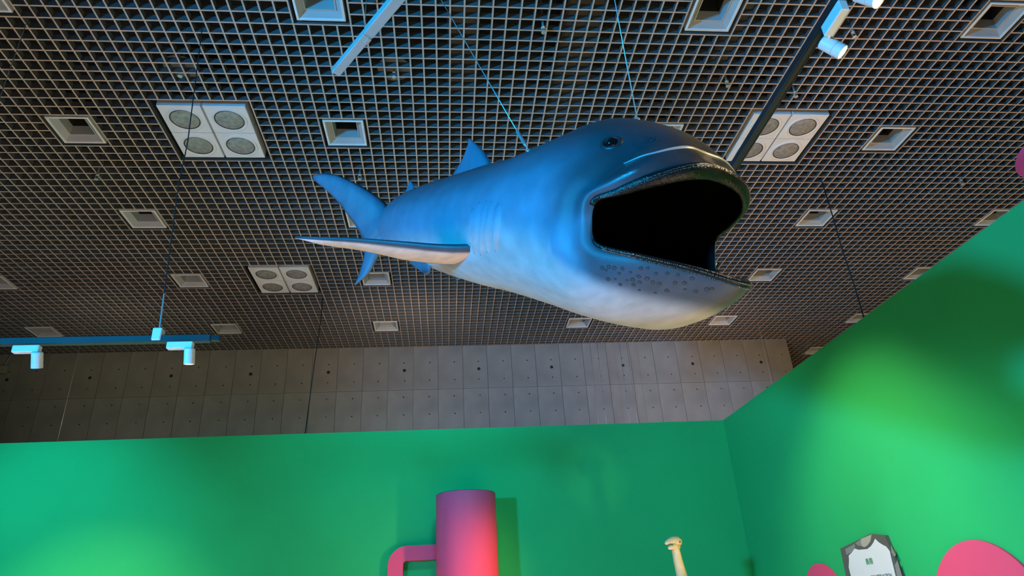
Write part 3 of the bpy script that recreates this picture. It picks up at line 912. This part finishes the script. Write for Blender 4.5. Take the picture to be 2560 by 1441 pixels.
# rows of tiny teeth outside the lips
def teeth(name, idx, rows, off):
    bm = bmesh.new()
    for j in idx:
        for s in range(rows):
            a, b2 = rim[j], rim[(j + 1) % NTH]
            for fr in (0.0, 0.25, 0.5, 0.75):
                p = a.lerp(b2, fr + random.uniform(-.08, .08)) + (outer_rim[j] - rim[j]) * off
                p = p + (outer_rim[j] - rim[j]).normalized() * (0.007 * s)
                co, no, ix, ds = bvh.find_nearest(p)
                base = co + no * 0.009
                d = (no + Vector((0, 0, -0.4)) + Vector((random.uniform(-.4, .4), random.uniform(-.4, .4), random.uniform(-.4, .4)))).normalized()
                lathe(bm, [(0.0022, -0.002), (0.0016, 0.002), (0.0003, 0.006)], 5, aim(base, d))
    o = obj(name, bm, 'tooth', shark)
    o['kind'] = 'stuff'
teeth('upper_teeth', [j % NTH for j in range(-3 * NT - 4, 3 * NT + 5)], 2, 0.9)
teeth('lower_teeth', list(range(7 * NT - 6, NTH - 7 * NT + 7)), 2, 0.5)

# pale band in the crease between snout and upper jaw
BAND = [(0.251, -0.300, 0.125), (0.320, -0.280, 0.149), (0.370, -0.252, 0.165), (0.396, -0.177, 0.201), (0.403, -0.077, 0.229), (0.40, 0.0, 0.240)]
half = catmull([Vector(p) * S8 for p in BAND], 6, False)
line = half + [Vector((p.x, -p.y, p.z)) for p in half[:-1][::-1]]
def strip(name, line, widths, mat, height):
    bm = bmesh.new()
    rows = []
    n = len(line)
    for i, p in enumerate(line):
        co, no = on_skin(p)
        tg = (line[min(i + 1, n - 1)] - line[max(i - 1, 0)]).normalized()
        sd = tg.cross(no).normalized()
        w = widths(i / (n - 1))
        row = []
        for k in range(7):
            s = k / 6 * 2 - 1
            c2, n2 = on_skin(co + sd * (s * w))
            row.append(bm.verts.new(c2 + n2 * (height * (1 - s * s) + 0.0004)))
        rows.append(row)
    for a, b in zip(rows[:-1], rows[1:]):
        for k in range(6):
            bm.faces.new((a[k], a[k + 1], b[k + 1], b[k]))
    bmesh.ops.recalc_face_normals(bm, faces=bm.faces)
    return obj(name, bm, mat, shark, True)
strip('jaw_band', line, lambda u: 0.001 + 0.0075 * math.sin(math.pi * u), 'band', 0.003)

# gill slits on both sides
GILLS = [[(-0.851, -0.370, 0.005), (-0.854, -0.363, -0.079), (-0.894, -0.326, -0.182)],
         [(-0.779, -0.376, 0.033), (-0.786, -0.367, -0.105), (-0.879, -0.301, -0.231)],
         [(-0.686, -0.388, 0.033), (-0.687, -0.379, -0.112), (-0.798, -0.305, -0.242)],
         [(-0.604, -0.400, 0.017), (-0.623, -0.387, -0.117), (-0.703, -0.325, -0.232)],
         [(-0.516, -0.410, 0.0), (-0.516, -0.398, -0.124), (-0.590, -0.342, -0.232)]]
def gill(side, g):
    line = catmull([Vector((p[0], p[1] * side, p[2])) * S8 for p in g], 8, False)
    bm = bmesh.new()
    lb = bm.verts.layers.float.new('belly')
    ld = bm.verts.layers.float.new('dark')
    lg = bm.verts.layers.float.new('gloss')
    rows = []
    n = len(line)
    for i, p in enumerate(line):
        co, no = on_skin(p)
        u = i / (n - 1)
        h = 0.017 * math.sin(math.pi * u) ** 0.6
        fw = Vector((1, 0, 0)); fw = (fw - no * fw.dot(no)).normalized()
        prof = [(0.030, -0.001), (0.012, 0.5 * h), (-0.004, h), (-0.009, 0.9 * h), (-0.007, -0.003)]
        row = []
        for a, b in prof:
            c2, n2 = on_skin(co + fw * a)
            v = bm.verts.new(c2 + n2 * b)
            q = v.co / S8
            v[lb] = 1 - sstep(-0.11, 0.09, q.z - white_line(q.x))
            v[ld] = sstep(-0.05, 0.40, q.z)
            row.append(v)
        rows.append(row)
    for a, b in zip(rows[:-1], rows[1:]):
        for k in range(4):
            bm.faces.new((a[k], a[k + 1], b[k + 1], b[k]))
    bmesh.ops.recalc_face_normals(bm, faces=bm.faces)
    obj('gill_flap', bm, skin, shark, True)
    back = [on_skin(p)[0] + Vector((-0.0125, 0, 0)) for p in line]
    strip('gill_slit', back, lambda u: 0.0006 + 0.0048 * math.sin(math.pi * u), 'spot', 0.0012)
for g in GILLS:
    gill(1, g)
    gill(-1, g)

# eyes and nostrils on both sides
for side in (1, -1):
    p, no = on_skin(Vector((0.141, -0.292 * side, 0.232)) * S8)
    mt = aim(p - no * 0.004, no) @ Matrix.Diagonal((1.15, 0.95, 1, 1))
    bm = bmesh.new()
    lathe(bm, [(0.037, -0.006), (0.036, 0.003), (0.029, 0.009), (0.023, 0.007), (0.020, 0.0)], 24, mt, caps=False)
    e = obj('eyelid', bm, 'lid', shark, True)
    bm = bmesh.new()
    bmesh.ops.create_uvsphere(bm, u_segments=20, v_segments=14, radius=0.0235)
    bm.transform(aim(p - no * 0.007, no))
    obj('eye', bm, 'eye', shark, True)
    p, no = on_skin(Vector((0.289, -0.198 * side, 0.248)) * S8)
    bm = bmesh.new()
    lathe(bm, [(0.012, 0.0), (0.0105, 0.003), (0.007, 0.003), (0.0055, 0.0005), (0.0003, 0.0002)], 16, aim(p, no) @ Matrix.Diagonal((1.25, 0.8, 1, 1)))
    obj('nostril', bm, 'lid', shark, True)
# dark round spots on both sides of the lower jaw
for q, s in enumerate(SPOTS):
    rs = random.uniform(0.0042, 0.0082)
    for side in (1, -1):
        p, no = on_skin(Vector((s[0], s[1] * side, s[2])) * S8)
        bm = bmesh.new()
        lathe(bm, [(rs, 0.0003), (rs * 0.6, 0.0009), (rs * 0.05, 0.001)], 9, aim(p, no) @ Matrix.Diagonal((1, random.uniform(.75, 1), 1, 1)))
        obj('jaw_spot', bm, 'spot', shark, True)

# fins
def resample(P, n):
    P = [Vector(p) for p in P]
    L = [0.0]
    for a, b in zip(P[:-1], P[1:]):
        L.append(L[-1] + (b - a).length)
    out = []
    for k in range(n):
        s = L[-1] * k / (n - 1)
        for i in range(len(P) - 1):
            if s <= L[i + 1] + 1e-9:
                out.append(P[i].lerp(P[i + 1], (s - L[i]) / max(L[i + 1] - L[i], 1e-9)))
                break
    return out
def fin(name, front, rear, thick, belly_side=None, dark=0.35, n=16, m=9):
    mat = skin if belly_side is None else fin_skin
    F = resample(front, n)
    R = resample(rear, n)
    span = (F[-1] - (F[0] + R[0]) / 2)
    nrm = (R[0] - F[0]).cross(span).normalized()
    bm = bmesh.new()
    lb = bm.verts.layers.float.new('belly')
    ld = bm.verts.layers.float.new('dark')
    lg = bm.verts.layers.float.new('gloss')
    rows = []
    for i in range(n):
        u = i / (n - 1)
        row = []
        ch = (R[i] - F[i])
        for sgn in (1, -1):
            rng = range(m) if sgn == 1 else range(m - 2, 0, -1)
            for k in rng:
                c = k / (m - 1)
                t = thick * (1 - 0.75 * u) * (math.sqrt(max(c, 0)) * (1 - c) * 2.2 if True else 0) * 0.5
                v = bm.verts.new((F[i] + ch * c + nrm * (sgn * t)) * S8)
                if belly_side is None:
                    v[lb] = 0.0
                else:
                    v[lb] = sstep(0.10, 0.18, c) if sgn == belly_side else 0.0
                v[ld] = dark
                row.append(v)
        rows.append(row)
    K = len(rows[0])
    for a, b in zip(rows[:-1], rows[1:]):
        for k in range(K):
            bm.faces.new((a[k], a[(k + 1) % K], b[(k + 1) % K], b[k]))
    bm.faces.new(rows[0]); bm.faces.new(rows[-1])
    bmesh.ops.remove_doubles(bm, verts=bm.verts, dist=1e-5)
    bmesh.ops.recalc_face_normals(bm, faces=bm.faces)
    return obj(name, bm, mat, shark, True), nrm
def smooth_pts(P): return catmull([Vector(p) for p in P], 5, False)
fin('dorsal_fin', smooth_pts([(-1.33, 0, 0.30)] + DOR1[:4]), smooth_pts([(-1.97, 0, 0.30)] + DOR1[:2:-1]), 0.10, None, 0.3)
fin('second_dorsal_fin', smooth_pts([(-2.56, 0, 0.26)] + DOR2[:2]), smooth_pts([(-2.80, 0, 0.24)] + DOR2[:0:-1]), 0.05, None, 0.3)
fin('tail_upper_lobe', smooth_pts([(-3.0, 0.06, 0.16)] + CAUD[:7]), smooth_pts([(-3.20, -0.10, -0.13)] + CAUD[:6:-1]), 0.10, None, 0.4)
fin('tail_lower_lobe', smooth_pts([(-3.0, 0.05, 0.10)] + CAUDL[:4:-1] + [(-3.238, -0.125, -0.437)]), smooth_pts([(-3.24, -0.125, 0.02)] + CAUDL[:4]), 0.08, None, 0.4)
for side in (1, -1):
    my = lambda P: [(p[0], p[1] * side, p[2]) for p in P]
    fr = smooth_pts(my([(-0.84, -0.20, -0.15)] + PTOP))
    re = smooth_pts(my([(-1.15, -0.05, -0.18)] + PBOT + [PTOP[-1]]))
    fin('pectoral_fin', fr, re, 0.085, (1 if side == 1 else -1) * (-1), 0.95, 26, 13)
    fin('pelvic_fin', smooth_pts(my([(-1.80, -0.12, -0.20)] + PEL[:0:-1][:3])), smooth_pts(my([(-2.25, -0.12, -0.16)] + PEL[:2])), 0.05, None, 0.5)
# lifting eyes on the back
def top_eye(label_pt, wire_top, name, lab, turnbuckle):
    w0 = shark.matrix_world @ label_pt
    bm = bmesh.new()
    bmesh.ops.create_uvsphere(bm, u_segments=10, v_segments=8, radius=0.012)
    bmesh.ops.translate(bm, verts=bm.verts, vec=label_pt)
    obj('lifting_eye', bm, 'steel', shark, True)
    t = thing(name, lab, 'wire', w0)
    top = Vector(wire_top) - w0
    bm = bmesh.new(); tube(bm, [Vector((0, 0, 0)), top], 0.0026, 8); obj('strand', bm, 'steel', t, True)
    if turnbuckle:
        d = top.normalized()
        bm = bmesh.new(); tube(bm, [d * 0.04, d * 0.055, d * 0.16, d * 0.175], [0.003, 0.0075, 0.0075, 0.003], 10); obj('turnbuckle', bm, 'steel', t, True)
bpy.context.view_layer.update()
top_eye(Vector((-0.55, -0.262, 0.302)) * S8, (-0.156, 3.054, HC + 0.05), 'suspension_wire', 'taut steel wire with turnbuckle holding the shark behind its head', True)
top_eye(Vector((-0.08, 0.02, 0.462)) * S8, (0.722, 2.03, HC + 0.05), 'suspension_wire', 'thin steel wire rising from the top of the shark head', False)
